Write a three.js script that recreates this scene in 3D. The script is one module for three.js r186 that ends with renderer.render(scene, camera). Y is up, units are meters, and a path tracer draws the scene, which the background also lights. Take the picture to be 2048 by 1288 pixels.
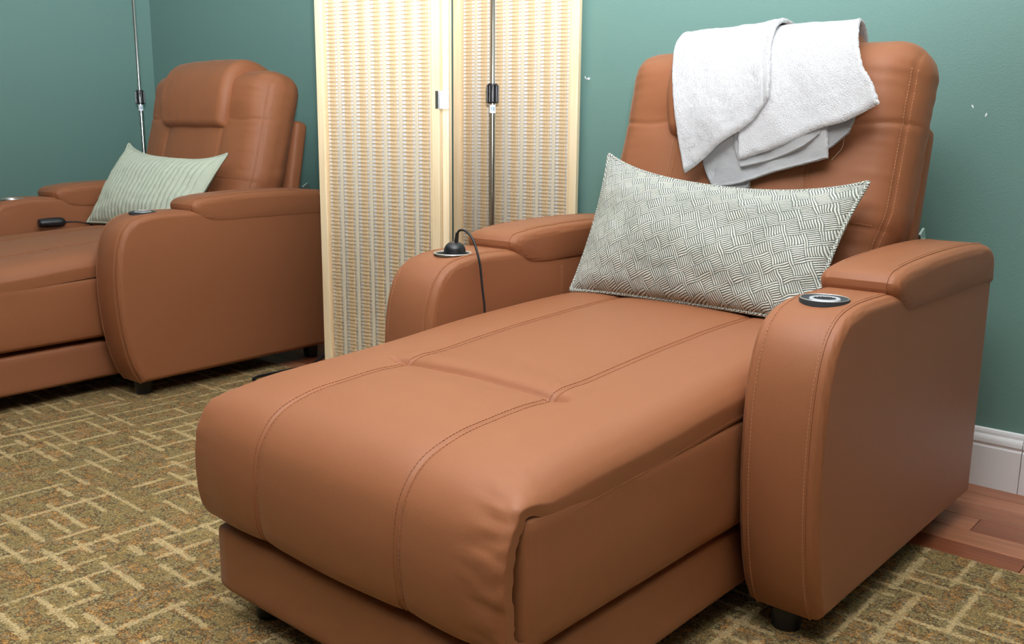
import * as THREE from 'three';
import { mergeGeometries, mergeVertices, toCreasedNormals } from 'three/addons/utils/BufferGeometryUtils.js';
import { ImprovedNoise } from 'three/addons/math/ImprovedNoise.js';
import { RoundedBoxGeometry } from 'three/addons/geometries/RoundedBoxGeometry.js';
import { RectAreaLightUniformsLib } from 'three/addons/lights/RectAreaLightUniformsLib.js';
import { Brush, Evaluator, SUBTRACTION } from 'three-bvh-csg';

RectAreaLightUniformsLib.init();
const scene = new THREE.Scene();

// ---------------------------------------------------------------- camera, light, exposure
const camera = new THREE.PerspectiveCamera(2 * Math.atan(644 / 1889.26) * 180 / Math.PI, 2048 / 1288, 0.05, 30);
camera.position.set(0.9723, 0.7733, 2.2383);
camera.rotation.order = 'YXZ';
camera.rotation.set(-0.1974, 0.723, 0.0093);
scene.add(camera);
const renderer = new THREE.WebGLRenderer({ antialias: true });
renderer.toneMapping = THREE.LinearToneMapping;
renderer.toneMappingExposure = 0.69;
renderer.shadowMap.enabled = true;

const CEIL = 2.3;
// the photograph is lit by one flood lamp beside the photographer, tilted up so that most of its light
// comes back from the white ceiling; only the lower rim of its beam reaches walls and chairs directly
const FLOOD = { at: [1.06, 0.98, 2.29], pan: 0.94, tilt: 0.83, power: 168, cone: 1.085 };

// ---------------------------------------------------------------- helpers
const noiseGen = new ImprovedNoise();
const N3 = (x, y, z) => noiseGen.noise(x + 37.3, y + 11.7, z + 5.1);
let seedState = 12345;
const rnd = () => { seedState = (seedState * 1664525 + 1013904223) >>> 0; return seedState / 4294967296; };
const clamp = (v, a, b) => Math.min(b, Math.max(a, v));
const lerp = (a, b, t) => a + (b - a) * t;
const smooth = (a, b, v) => { const t = clamp((v - a) / (b - a), 0, 1); return t * t * (3 - 2 * t); };
const gauss = (d, s) => Math.exp(-(d * d) / (s * s));
const V = (x, y, z) => new THREE.Vector3(x, y, z);

const used = new Map();
function numbered(name) {
  const n = used.get(name) || 0; used.set(name, n + 1);
  return n ? name + '_' + String(n).padStart(3, '0') : name;
}
function mesh(name, geo, mat, parent) {
  const m = new THREE.Mesh(geo, mat); m.name = name; m.castShadow = true; m.receiveShadow = true;
  (parent || scene).add(m); return m;
}
function tag(o, label, category, group) {
  o.name = numbered(o.name); o.userData.label = label; o.userData.category = category;
  if (group) o.userData.group = group; return o;
}
function structure(o) { o.userData.kind = 'structure'; return o; }
function thing(name, label, category, pos, group) {
  const g = new THREE.Group(); g.name = name; g.position.set(...pos); scene.add(g); return tag(g, label, category, group);
}
// smooth normals are kept, uv (metres) taken per triangle from the dominant axis
function boxUV(geo) {
  const g = geo.index ? geo.toNonIndexed() : geo.clone();
  const p = g.attributes.position, uv = new Float32Array(p.count * 2);
  const a = V(), b = V(), c = V(), n = V();
  for (let i = 0; i < p.count; i += 3) {
    a.fromBufferAttribute(p, i); b.fromBufferAttribute(p, i + 1); c.fromBufferAttribute(p, i + 2);
    n.copy(b).sub(a).cross(c.clone().sub(a));
    const ax = Math.abs(n.x), ay = Math.abs(n.y), az = Math.abs(n.z);
    [a, b, c].forEach((q, k) => {
      let u, v;
      if (ax >= ay && ax >= az) { u = q.z; v = q.y; } else if (ay >= az) { u = q.x; v = q.z; } else { u = q.x; v = q.y; }
      uv[(i + k) * 2] = u; uv[(i + k) * 2 + 1] = v;
    });
  }
  g.setAttribute('uv', new THREE.BufferAttribute(uv, 2));
  return g;
}
// rounded box whose vertices can be moved by deform(p); returns geometry and the same mapping as a function
function roundedGrid({ w, h, d, r, nx, ny, nz, deform }) {
  const map = (p) => {
    const q = V(clamp(p.x, -w / 2 + r, w / 2 - r), clamp(p.y, -h / 2 + r, h / 2 - r), clamp(p.z, -d / 2 + r, d / 2 - r));
    const e = p.clone().sub(q); const l = e.length();
    if (l > 1e-9) q.add(e.multiplyScalar(r / l)); else q.copy(p);
    return deform ? deform(q) : q;
  };
  let g = new THREE.BoxGeometry(w, h, d, nx, ny, nz);
  g.deleteAttribute('uv'); g.deleteAttribute('normal');
  g = mergeVertices(g, 1e-6);
  const p = g.attributes.position, v = V();
  // cluster grid lines a little towards the edges so that the rounding is smooth
  for (let i = 0; i < p.count; i++) {
    v.fromBufferAttribute(p, i);
    const q = map(v); p.setXYZ(i, q.x, q.y, q.z);
  }
  g.computeVertexNormals();
  return { geo: boxUV(g), map };
}
// grid surface from fn(u,v) -> Vector3, u and v given as arrays of parameters
function gridGeo(us, vs, fn, uvScale) {
  const pos = [], idx = [], uv = [];
  const nu = us.length, nv = vs.length;
  for (let j = 0; j < nv; j++) for (let i = 0; i < nu; i++) {
    const q = fn(us[i], vs[j]); pos.push(q.x, q.y, q.z);
    if (uvScale) uv.push(us[i] * uvScale[0], vs[j] * uvScale[1]); else uv.push(us[i], vs[j]);
  }
  for (let j = 0; j < nv - 1; j++) for (let i = 0; i < nu - 1; i++) {
    const a = j * nu + i, b = a + 1, c = a + nu, d = c + 1;
    idx.push(a, b, d, a, d, c);
  }
  const g = new THREE.BufferGeometry();
  g.setAttribute('position', new THREE.Float32BufferAttribute(pos, 3));
  g.setAttribute('uv', new THREE.Float32BufferAttribute(uv, 2));
  g.setIndex(idx); g.computeVertexNormals();
  return g;
}
const linspace = (a, b, n) => Array.from({ length: n }, (_, i) => a + (b - a) * i / (n - 1));
// side profile [[z,y],...] extruded along x from x0 to x1, edges rounded inwards
function profileGeo(pts, x0, x1, bevel0, bevel1, segs = 4) {
  const curve = pts;
  const make = (flip, depth, bevel) => {
    const s = new THREE.Shape(curve.map(([z, y]) => new THREE.Vector2(z, y)));
    return new THREE.ExtrudeGeometry(s, { depth, bevelEnabled: bevel > 0, bevelThickness: bevel, bevelSize: bevel, bevelOffset: -bevel, bevelSegments: segs, curveSegments: 4 });
  };
  const b = Math.max(bevel0, bevel1);
  const g = make(false, x1 - x0 - 2 * b, b);
  g.translate(0, 0, b);
  // (sx,sy,sz) -> (x = x0+sz, y = sy, z = sx); a reflection, so the winding is turned round
  const p = g.attributes.position, n = p.count, out = new Float32Array(n * 3);
  for (let i = 0; i < n; i += 3) for (let k = 0; k < 3; k++) {
    const s = i + (k === 0 ? 0 : 3 - k);
    out[(i + k) * 3] = x0 + p.getZ(s); out[(i + k) * 3 + 1] = p.getY(s); out[(i + k) * 3 + 2] = p.getX(s);
  }
  const q = new THREE.BufferGeometry();
  q.setAttribute('position', new THREE.BufferAttribute(out, 3));
  return q;
}
function catmull(pts, n, closed = false) {
  const c = new THREE.CatmullRomCurve3(pts.map((p) => V(p[0], p[1], p[2] || 0)), closed, 'centripetal');
  return c.getSpacedPoints(n).map((p) => [p.x, p.y, p.z]);
}
const creased = (g, a = 0.6) => { const q = toCreasedNormals(g, a); return boxUV(q); };
// side panel with a soft outer edge: only one side is bevelled
function puffPanel(pts, xIn, xOut, bevel, segs = 6) {
  const dir = Math.sign(xOut - xIn);
  const T = Math.abs(xOut - xIn);
  const rings = [];
  const base = pts.map(([z, y]) => new THREE.Vector2(z, y));
  const n = base.length;
  // inward normals of the closed outline
  const area = base.reduce((s, p, i) => { const q = base[(i + 1) % n]; return s + p.x * q.y - q.x * p.y; }, 0);
  const nor = base.map((p, i) => {
    const a = base[(i + n - 1) % n], c = base[(i + 1) % n];
    const t1 = p.clone().sub(a).normalize(), t2 = c.clone().sub(p).normalize();
    const n1 = new THREE.Vector2(-t1.y, t1.x), n2 = new THREE.Vector2(-t2.y, t2.x);
    const m = n1.add(n2).normalize(); const cs = Math.max(0.5, m.dot(new THREE.Vector2(-t2.y, t2.x)));
    return m.multiplyScalar((area > 0 ? 1 : -1) / cs);
  });
  for (let k = 0; k <= segs; k++) {
    const a = k / segs * Math.PI / 2;
    rings.push({ x: xIn + dir * (T - bevel + Math.sin(a) * bevel) * 1, o: (1 - Math.cos(a)) * bevel });
  }
  rings.unshift({ x: xIn, o: 0 });
  const pos = [], idx = [];
  for (const r of rings) base.forEach((p, i) => pos.push(r.x, p.y + nor[i].y * r.o, p.x + nor[i].x * r.o));
  for (let k = 0; k < rings.length - 1; k++) for (let i = 0; i < n; i++) {
    const a = k * n + i, b = k * n + (i + 1) % n, c = a + n, d = b + n;
    if ((dir > 0) === (area > 0)) idx.push(a, c, b, b, c, d); else idx.push(a, b, c, b, d, c);
  }
  // cap
  const capPts = base.map((p, i) => new THREE.Vector2(p.x + nor[i].x * bevel, p.y + nor[i].y * bevel));
  const tris = THREE.ShapeUtils.triangulateShape(area > 0 ? capPts : capPts.slice().reverse(), []);
  const off = (rings.length - 1) * n;
  for (const t of tris) {
    const m = t.map((i) => off + (area > 0 ? i : n - 1 - i));
    if (dir > 0) idx.push(m[0], m[2], m[1]); else idx.push(m[0], m[1], m[2]);
  }
  const g = new THREE.BufferGeometry();
  g.setAttribute('position', new THREE.Float32BufferAttribute(pos, 3)); g.setIndex(idx);
  return g;
}
// short thread stitches along polylines of Vector3
function stitches(lines, pitch = 0.0062, len = 0.0042, r = 0.00055) {
  const geos = [];
  const base = new THREE.BoxGeometry(len, r * 2, r * 2); base.deleteAttribute('uv');
  const m = new THREE.Matrix4(), q = new THREE.Quaternion(), X = V(1, 0, 0);
  for (const line of lines) {
    let carry = 0;
    for (let i = 0; i < line.length - 1; i++) {
      const a = line[i], b = line[i + 1], d = b.clone().sub(a), L = d.length();
      if (L < 1e-7) continue;
      d.divideScalar(L);
      while (carry < L) {
        q.setFromUnitVectors(X, d);
        m.compose(a.clone().addScaledVector(d, carry), q, V(1, 1, 1));
        geos.push(base.clone().applyMatrix4(m)); carry += pitch;
      }
      carry -= L;
    }
  }
  const g = mergeGeometries(geos);
  return boxUV(g);
}
function tube(points, r, seg = 60, rad = 10, closed = false) {
  return new THREE.TubeGeometry(new THREE.CatmullRomCurve3(points, closed, 'centripetal'), seg, r, rad, closed);
}

// ---------------------------------------------------------------- textures
function dataTex(w, h, fn, srgb) {
  const a = new Uint8Array(w * h * 4);
  for (let j = 0; j < h; j++) for (let i = 0; i < w; i++) {
    const c = fn(i, j), k = (j * w + i) * 4;
    a[k] = clamp(c[0], 0, 255); a[k + 1] = clamp(c[1], 0, 255); a[k + 2] = clamp(c[2], 0, 255); a[k + 3] = 255;
  }
  const t = new THREE.DataTexture(a, w, h, THREE.RGBAFormat);
  t.wrapS = t.wrapT = THREE.RepeatWrapping; t.magFilter = THREE.LinearFilter; t.minFilter = THREE.LinearMipmapLinearFilter; t.generateMipmaps = true;
  if (srgb) t.colorSpace = THREE.SRGBColorSpace;
  t.needsUpdate = true; return t;
}
const grey = (v) => [v, v, v];
// tileable value noise
function valueNoise(size, seed) {
  const t = new Float32Array(size * size); let s = seed >>> 0;
  for (let i = 0; i < t.length; i++) { s = (s * 1664525 + 1013904223) >>> 0; t[i] = s / 4294967296; }
  return (x, y) => {
    const xi = Math.floor(x), yi = Math.floor(y), fx = x - xi, fy = y - yi;
    const u = fx * fx * (3 - 2 * fx), v = fy * fy * (3 - 2 * fy);
    const w = (n) => ((n % size) + size) % size;
    const a = t[w(yi) * size + w(xi)], b = t[w(yi) * size + w(xi + 1)], c = t[w(yi + 1) * size + w(xi)], d = t[w(yi + 1) * size + w(xi + 1)];
    return (a * (1 - u) + b * u) * (1 - v) + (c * (1 - u) + d * u) * v;
  };
}
// leather grain, 8 cm tile
const vnA = valueNoise(128, 7), vnB = valueNoise(32, 21), vnC = valueNoise(64, 99);
const leatherBump = dataTex(512, 512, (i, j) => {
  const x = i / 512, y = j / 512;
  const a = Math.abs(vnA(x * 128, y * 128) - 0.5) * 2, b = vnC(x * 64, y * 64);
  return grey(120 + 90 * Math.min(1, a * 1.6) + 40 * b);
});
leatherBump.repeat.set(1 / 0.08, 1 / 0.08);
// carpet, 1.6 m tile
const CARPET = 2048, CT = 1.6;
const carpetMask = new Float32Array(CARPET * CARPET);
{
  const px = CARPET / CT;
  const stroke = (cx, cz, len, wid, along) => {
    const L = len * px, W = wid * px, hs = seedState;
    const n1 = rnd() * 60, n2 = rnd() * 60;
    for (let a = -L / 2; a < L / 2; a++) for (let b = -W; b < W; b++) {
      const e = W / 2 * (0.62 + 0.75 * vnC((a / 9) + n1, n2)) * Math.min(1, (L / 2 - Math.abs(a)) / 12 + 0.35);
      const rag = (vnA(a / 4 + n1, b / 2.2 + n2) - 0.5) * 9;
      const s = smooth(e + 1.5, e - 2.5, Math.abs(b) + rag);
      if (s <= 0) continue;
      const X = Math.floor(cx * px + (along ? a : b)), Z = Math.floor(cz * px + (along ? b : a));
      const k = (((Z % CARPET) + CARPET) % CARPET) * CARPET + (((X % CARPET) + CARPET) % CARPET);
      const st = s * (0.72 + 0.28 * vnB(a / 30 + n2, b / 4 + n1));
      if (st > carpetMask[k]) carpetMask[k] = st;
    }
  };
  for (let r = 0; r < 31; r++) {           // runs along x
    let x = rnd() * 0.2;
    while (x < CT) {
      const len = 0.06 + rnd() * 0.15;
      if (rnd() < 0.74) stroke(x + len / 2, (r + 0.25 + 0.5 * rnd()) * CT / 31, len, 0.0085 + rnd() * 0.006, true);
      x += len + 0.01 + rnd() * 0.07;
    }
  }
  for (let r = 0; r < 23; r++) {           // runs along z
    let z = rnd() * 0.2;
    while (z < CT) {
      const len = 0.07 + rnd() * 0.19;
      if (rnd() < 0.68) stroke((r + 0.25 + 0.5 * rnd()) * CT / 23, z + len / 2, len, 0.009 + rnd() * 0.006, false);
      z += len + 0.015 + rnd() * 0.07;
    }
  }
}
const cvn1 = valueNoise(512, 5), cvn2 = valueNoise(64, 6), cvn3 = valueNoise(128, 8), cvn4 = valueNoise(1024, 12), cvn5 = valueNoise(32, 15);
const CPAL = [[150, 122, 72], [118, 96, 58], [134, 120, 92], [168, 120, 60], [92, 74, 45], [142, 126, 84], [124, 101, 56]];
const carpetTex = dataTex(CARPET, CARPET, (i, j) => {
  const x = i / CARPET, y = j / CARPET;
  const n = cvn2(x * 64, y * 64) * 0.62 + cvn3(x * 128, y * 128) * 0.30 + (cvn1(x * 512, y * 512) - 0.5) * 0.27 + (cvn4(x * 512, y * 1024) - 0.5) * 0.20 + cvn5(x * 32, y * 32) * 0.14;
  const f = (((n * 8.5) % CPAL.length) + CPAL.length) % CPAL.length;
  const k = Math.floor(f) % CPAL.length, t = smooth(0.3, 0.7, f - Math.floor(f)), a = CPAL[k], b = CPAL[(k + 1) % CPAL.length];
  const fine = 0.58 + 0.58 * cvn4(x * 1024, y * 1024) + 0.26 * cvn1(x * 512, y * 512);
  const faint = smooth(0.66, 0.86, cvn4(x * 64 + 300, y * 700)) * 0.35 + smooth(0.70, 0.88, cvn4(x * 700 + 100, y * 64)) * 0.25;
  const m = clamp(carpetMask[j * CARPET + i] * (0.62 + 0.5 * cvn4(x * 1024 + 7, y * 1024)) + faint * 0.6, 0, 0.95);
  return [0, 1, 2].map((q) => lerp((a[q] * (1 - t) + b[q] * t) * fine, [200, 174, 126][q] * (0.85 + 0.3 * cvn4(x * 1024, y * 1024)), m));
}, true);
carpetTex.repeat.set(1 / CT, 1 / CT);
const carpetBump = dataTex(512, 512, (i, j) => grey(255 * vnA(i / 4, j / 4)));
carpetBump.repeat.set(1 / 0.2, 1 / 0.2);
// wood
function woodTex(seed, base, dark, wobble, ringScale) {
  const a = valueNoise(64, seed), b = valueNoise(256, seed + 1);
  return dataTex(512, 256, (i, j) => {
    const x = i / 512, y = j / 256;
    const warp = a(x * 4, y * 8) * wobble;
    const ring = 0.5 + 0.5 * Math.sin((y * ringScale + warp) * 6.283);
    const f = b(x * 10, y * 256) * 0.55 + ring * 0.3 + a(x * 3, y * 16) * 0.25;
    return [0, 1, 2].map((q) => lerp(base[q], dark[q], clamp(f, 0, 1)));
  }, true);
}
const floorTexes = [woodTex(3, [176, 112, 78], [132, 76, 48], 1.6, 3), woodTex(13, [158, 92, 60], [116, 62, 38], 2, 4), woodTex(23, [190, 128, 94], [148, 90, 60], 1.2, 2.5)];
const pineTex = woodTex(41, [244, 227, 194], [230, 203, 160], 1.4, 3);
// parquet-like woven strokes for the grey cushion; covers 0.66 x 0.40 m once
const HB_W = 0.66, HB_H = 0.40;
const hbJ = valueNoise(256, 77), hbK = valueNoise(512, 78);
const strokeVal = (xm, ym) => {
  const ang = 0.50, c = Math.cos(ang), s = Math.sin(ang), U = 0.0047, n = 7;
  const jx = (hbJ(xm * 60, ym * 60) - 0.5) * 0.004, jy = (hbJ(xm * 60 + 40, ym * 60 + 70) - 0.5) * 0.004;
  const x = ((xm + jx) * c + (ym + jy) * s) / U, y = (-(xm + jx) * s + (ym + jy) * c) / U;
  const i = Math.floor(x / n), j = Math.floor(y / n);
  let lx = x - i * n, ly = y - j * n;
  if ((((i + j) % 2) + 2) % 2) { const t = lx; lx = ly; ly = t; }
  let across, along;
  if (ly < 2) { across = ly - Math.floor(ly); along = lx; along = Math.min(along + 0.5, n - along + 0.5); } else { across = lx - Math.floor(lx); along = Math.min(ly - 2, n - ly); }
  const prof = smooth(0.10, 0.42, across) * smooth(0.98, 0.62, across);
  return prof * smooth(0, 0.7, along + 0.25);
};
const hbTex = dataTex(1408, 852, (i, j) => {
  const xm = i / 1408 * HB_W, ym = j / 852 * HB_H;
  const v = strokeVal(xm, ym), f = hbK(i / 2, j / 2), p = 0.82 + 0.36 * hbJ(xm * 26, ym * 26);
  const m = clamp(v * p * (0.75 + 0.5 * f), 0, 1);
  return [lerp(98, 230, m), lerp(106, 229, m), lerp(99, 218, m)];
}, true);
hbTex.repeat.set(1 / HB_W, 1 / HB_H);
const hbBump = dataTex(1408, 852, (i, j) => grey(255 * strokeVal(i / 1408 * HB_W, j / 852 * HB_H)));
hbBump.repeat.set(1 / HB_W, 1 / HB_H);
const clothBump = dataTex(512, 512, (i, j) => grey(255 * (0.5 * vnA(i / 4, j / 4) + 0.5 * vnC(i / 8, j / 8))));
clothBump.repeat.set(1 / 0.12, 1 / 0.12);
const terryBump = dataTex(512, 512, (i, j) => grey(255 * (0.6 * vnA(i / 4, j / 4) + 0.25 * vnC(i / 8, j / 8) + 0.3 * vnB(i / 32, j / 32))));
terryBump.repeat.set(1 / 0.14, 1 / 0.14);
const wallBump = dataTex(256, 256, (i, j) => grey(255 * (0.6 * vnB(i / 8, j / 8) + 0.4 * vnC(i / 4, j / 4))));
wallBump.repeat.set(1 / 0.09, 1 / 0.09);

// ---------------------------------------------------------------- materials
const std = (o) => new THREE.MeshStandardMaterial(o);
const phys = (o) => new THREE.MeshPhysicalMaterial(o);
const rgb = (r, g, b) => new THREE.Color().setRGB(r, g, b);
const M = {
  leather: phys({ color: rgb(0.284, 0.105, 0.045), sheen: 0.12, sheenRoughness: 0.5, sheenColor: rgb(1, 0.86, 0.8), roughness: 0.5, bumpMap: leatherBump, bumpScale: 0.00022, ior: 1.5, specularIntensity: 0.6 }),
  thread: std({ color: rgb(0.42, 0.18, 0.085), roughness: 0.8 }),
  seatThread: std({ color: rgb(0.27, 0.095, 0.035), roughness: 0.8 }),
  blackPlastic: phys({ color: rgb(0.012, 0.012, 0.014), roughness: 0.35 }),
  blackGloss: phys({ color: rgb(0.01, 0.01, 0.013), roughness: 0.2, clearcoat: 0.5, clearcoatRoughness: 0.2 }),
  steel: std({ color: rgb(0.72, 0.71, 0.7), metalness: 1, roughness: 0.33 }),
  chrome: std({ color: rgb(0.72, 0.71, 0.7), metalness: 1, roughness: 0.13 }),
  greyRing: phys({ color: rgb(0.40, 0.415, 0.44), roughness: 0.5 }),
  darkMesh: std({ color: rgb(0.03, 0.033, 0.036), roughness: 0.75 }),
  wall: std({ color: rgb(0.142, 0.258, 0.228), roughness: 0.45, bumpMap: wallBump, bumpScale: 0.0002 }),
  trim: std({ color: rgb(0.88, 0.88, 0.89), roughness: 0.35 }),
  creamWall: std({ color: rgb(0.62, 0.50, 0.37), roughness: 0.8 }),
  white: std({ color: rgb(0.82, 0.82, 0.80), roughness: 0.85 }),
  carpet: std({ map: carpetTex, roughness: 1, bumpMap: carpetBump, bumpScale: 0.003 }),
  subfloor: std({ color: rgb(0.12, 0.06, 0.035), roughness: 0.7 }),
  planks: floorTexes.map((t) => phys({ map: t, roughness: 0.3, specularIntensity: 0.8 })),
  pine: std({ map: pineTex, roughness: 0.55 }),
  bead: std({ color: rgb(0.80, 0.60, 0.36), roughness: 0.55 }),
  slat: std({ color: rgb(0.64, 0.565, 0.42), roughness: 0.5 }),
  strand: std({ color: rgb(0.50, 0.36, 0.205), roughness: 0.5 }),
  reed: std({ color: rgb(0.74, 0.56, 0.345), roughness: 0.5 }),
  lining: phys({ color: rgb(0.95, 0.945, 0.93), roughness: 0.9, transmission: 0.2, thickness: 0 }),
  weave: std({ map: hbTex, roughness: 0.95, bumpMap: hbBump, bumpScale: 0.0012 }),
  sage: std({ color: rgb(0.47, 0.52, 0.41), roughness: 0.95, bumpMap: clothBump, bumpScale: 0.0012 }),
  towel: phys({ color: rgb(0.565, 0.565, 0.575), roughness: 1, bumpMap: terryBump, bumpScale: 0.0022, specularIntensity: 0.1 }),
  towelThread: std({ color: rgb(0.75, 0.66, 0.52), roughness: 0.9 }),
  glow: std({ color: 0xffffff, emissive: 0xffffff, emissiveIntensity: 2.0 }),
};

// ---------------------------------------------------------------- room
const XL = -3.19, XR = 3.3, ZF = 5.4;
const box = (x0, x1, y0, y1, z0, z1) => { const g = new THREE.BoxGeometry(x1 - x0, y1 - y0, z1 - z0); g.translate((x0 + x1) / 2, (y0 + y1) / 2, (z0 + z1) / 2); return g; };
structure(mesh('wall_back', boxUV(box(XL - 0.12, XR + 0.12, -0.1, CEIL + 0.1, -0.12, 0)), M.wall));
structure(mesh('wall_left', boxUV(box(XL - 0.12, XL, -0.1, CEIL + 0.1, 0, ZF)), M.wall));
structure(mesh('wall_right', boxUV(box(XR, XR + 0.12, -0.1, CEIL + 0.1, 0, ZF)), M.creamWall));
structure(mesh('wall_front', boxUV(box(XL - 0.12, XR + 0.12, -0.1, CEIL + 0.1, ZF, ZF + 0.12)), M.wall));
structure(mesh('ceiling', box(XL - 0.12, XR + 0.12, CEIL, CEIL + 0.1, -0.12, ZF + 0.12), M.white));
const floor = structure(mesh('floor', boxUV(box(XL - 0.12, XR + 0.12, -0.12, -0.012, -0.12, ZF + 0.12)), M.subfloor));
{ // hardwood strip along the back wall, plank by plank
  const PW = 0.0735, lens = [0.62, 0.86, 0.74, 1.0];
  const geos = lens.map((L) => {
    const g = new RoundedBoxGeometry(L - 0.0012, 0.012, PW - 0.0012, 1, 0.0012).toNonIndexed(); g.translate(L / 2, -0.006, 0);
    const p = g.attributes.position, uv = g.attributes.uv;
    for (let i = 0; i < p.count; i++) uv.setXY(i, p.getX(i) / 0.9, p.getZ(i) / 0.16 + L * 3.1);
    return g;
  });
  for (let r = 0; r < 7; r++) {
    let x = XL - rnd() * 0.5;
    while (x < XR) {
      const k = Math.floor(rnd() * 4);
      const m = mesh('plank', geos[k], M.planks[Math.floor(rnd() * 3)], floor);
      m.position.set(x, 0, (r + 0.5) * PW); x += lens[k];
    }
  }
}
const rugZ = 0.4445;
const rug = mesh('area_carpet', boxUV(box(XL + 0.02, XR - 0.02, -0.011, 0.0035, rugZ, ZF - 0.02)), M.carpet);
tag(rug, 'brown and cream flat-pile carpet with broken crosshatch lines covering the floor', 'carpet');

// baseboards
function baseboard(name, len) {
  const s = new THREE.Shape();
  [[0, 0], [0.015, 0], [0.015, 0.093], [0.0125, 0.0965], [0.0125, 0.099], [0.0155, 0.104], [0.0155, 0.110], [0.012, 0.117], [0.0085, 0.121], [0.0085, 0.127], [0.0065, 0.132], [0, 0.134]].forEach(([x, y], i) => (i ? s.lineTo(x, y) : s.moveTo(x, y)));
  const g = new THREE.ExtrudeGeometry(s, { depth: len, bevelEnabled: false });
  return creased(g, 0.5);
}
{ // along the back wall, joint as in the photograph
  const seg = (name, x0, x1) => {
    const m = structure(mesh(name, baseboard(name, x1 - x0), M.trim)); m.rotation.y = -Math.PI / 2; m.position.set(x1, 0, 0.0005); return m;
  };
  seg('baseboard_back', XL, 0.5042);
  seg('baseboard_back_right', 0.5058, XR);
  const l = structure(mesh('baseboard_left', baseboard('l', ZF - 0.02), M.trim)); l.position.set(XL + 0.0005, 0, 0.016);
}
// small chips in the paint of the back wall
{
  const wb = scene.getObjectByName('wall_back');
  for (const [x, y, a] of [[0.326, 0.839, 0.5], [0.355, 0.821, -0.3]]) {
    const g = new THREE.SphereGeometry(0.0035, 8, 6); g.scale(0.45, 1.2, 0.12);
    const m = mesh('paint_chip', g, M.trim, wb); m.position.set(x, y, 0.0002); m.rotation.z = a;
  }
}
// flood lamp on a pole, outside the frame on the photographer's right
{
  const [x, y, z] = FLOOD.at;
  const g = thing('flood_lamp', 'lamp head on a black pole beside the photographer', 'lamp', [x + 0.12, 0, z + 0.14]);
  const dir = V(-Math.sin(FLOOD.pan) * Math.cos(FLOOD.tilt), Math.sin(FLOOD.tilt), -Math.cos(FLOOD.pan) * Math.cos(FLOOD.tilt));
  const q = new THREE.Quaternion().setFromUnitVectors(V(0, 0, 1), dir);
  const head = new THREE.LatheGeometry([[0.0, -0.10], [0.03, -0.10], [0.035, -0.05], [0.06, -0.012], [0.062, -0.006], [0.056, -0.006], [0.05, -0.012], [0.0, -0.03]].map((p) => new THREE.Vector2(...p)), 32);
  head.rotateX(Math.PI / 2); head.applyQuaternion(q); head.translate(-0.12, y, -0.14);
  mesh('head', head, std({ color: rgb(0.02, 0.02, 0.02), roughness: 0.5 }), g);
  const lens = new THREE.CylinderGeometry(0.05, 0.05, 0.003, 32); lens.rotateX(Math.PI / 2); lens.translate(0, 0, -0.012); lens.applyQuaternion(q); lens.translate(-0.12, y, -0.14);
  mesh('lens', lens, M.glow, g);
  mesh('pole', tube([V(0, 0.02, 0), V(0, 0.6, 0), V(0, y - 0.12, 0), V(-0.06, y - 0.03, -0.07), V(-0.12 - dir.x * 0.09, y - dir.y * 0.09, -0.14 - dir.z * 0.09)], 0.011, 40, 10), std({ color: rgb(0.02, 0.02, 0.02), roughness: 0.5 }), g);
  mesh('foot_plate', new THREE.CylinderGeometry(0.13, 0.14, 0.02, 40).translate(0, 0.014, 0), std({ color: rgb(0.02, 0.02, 0.02), roughness: 0.5 }), g);
  const L = new THREE.SpotLight(0xf6f9ff, FLOOD.power, 0, FLOOD.cone, 1, 2);
  L.position.set(-0.12 + dir.x * 0.004, y + dir.y * 0.004, -0.14 + dir.z * 0.004); L.shadow.radius = 2.5; L.name = 'lamp_light';
  g.add(L); L.target.position.copy(L.position).addScaledVector(dir, 2); g.add(L.target); L.target.name = 'lamp_aim';
}

// ---------------------------------------------------------------- recliner
const CZ = 0.85;                                     // the chair's origin lies at z = CZ of the layout used below
const ARM_IN = 0.332, ARM_OUT = 0.46;
const armProfile = (() => {
  const front = catmull([[0.942, 0.05], [0.962, 0.085], [0.982, 0.15], [0.995, 0.23], [1.0, 0.31], [0.997, 0.39], [0.986, 0.45], [0.966, 0.492], [0.935, 0.517], [0.885, 0.529], [0.82, 0.532], [0.74, 0.531]], 44);
  return [...front.map((p) => [p[0], p[1]]), [0.60, 0.528], [0.42, 0.528], [0.24, 0.528], [0.222, 0.51], [0.219, 0.45], [0.219, 0.30], [0.219, 0.15], [0.219, 0.05], [0.40, 0.05], [0.60, 0.05], [0.80, 0.05]];
})();
const padProfile = catmull([[0.655, 0.487], [0.700, 0.492], [0.728, 0.506], [0.748, 0.526], [0.753, 0.545], [0.742, 0.560], [0.70, 0.569], [0.60, 0.576], [0.45, 0.579], [0.32, 0.576], [0.25, 0.568], [0.225, 0.552], [0.216, 0.53], [0.2145, 0.51], [0.2145, 0.488], [0.30, 0.487], [0.42, 0.487], [0.54, 0.487]], 110, true).slice(0, -1).map((p) => [p[0], p[1]]);
const shrink = (pts, d) => {                          // outline moved inwards by d
  const n = pts.length; const A = pts.reduce((s, p, i) => { const q = pts[(i + 1) % n]; return s + p[0] * q[1] - q[0] * p[1]; }, 0) > 0 ? 1 : -1;
  return pts.map((p, i) => {
    const a = pts[(i + n - 1) % n], c = pts[(i + 1) % n]; const tx = c[0] - a[0], ty = c[1] - a[1], l = Math.hypot(tx, ty);
    return [p[0] - A * ty / l * d, p[1] + A * tx / l * d];
  });
};
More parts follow.
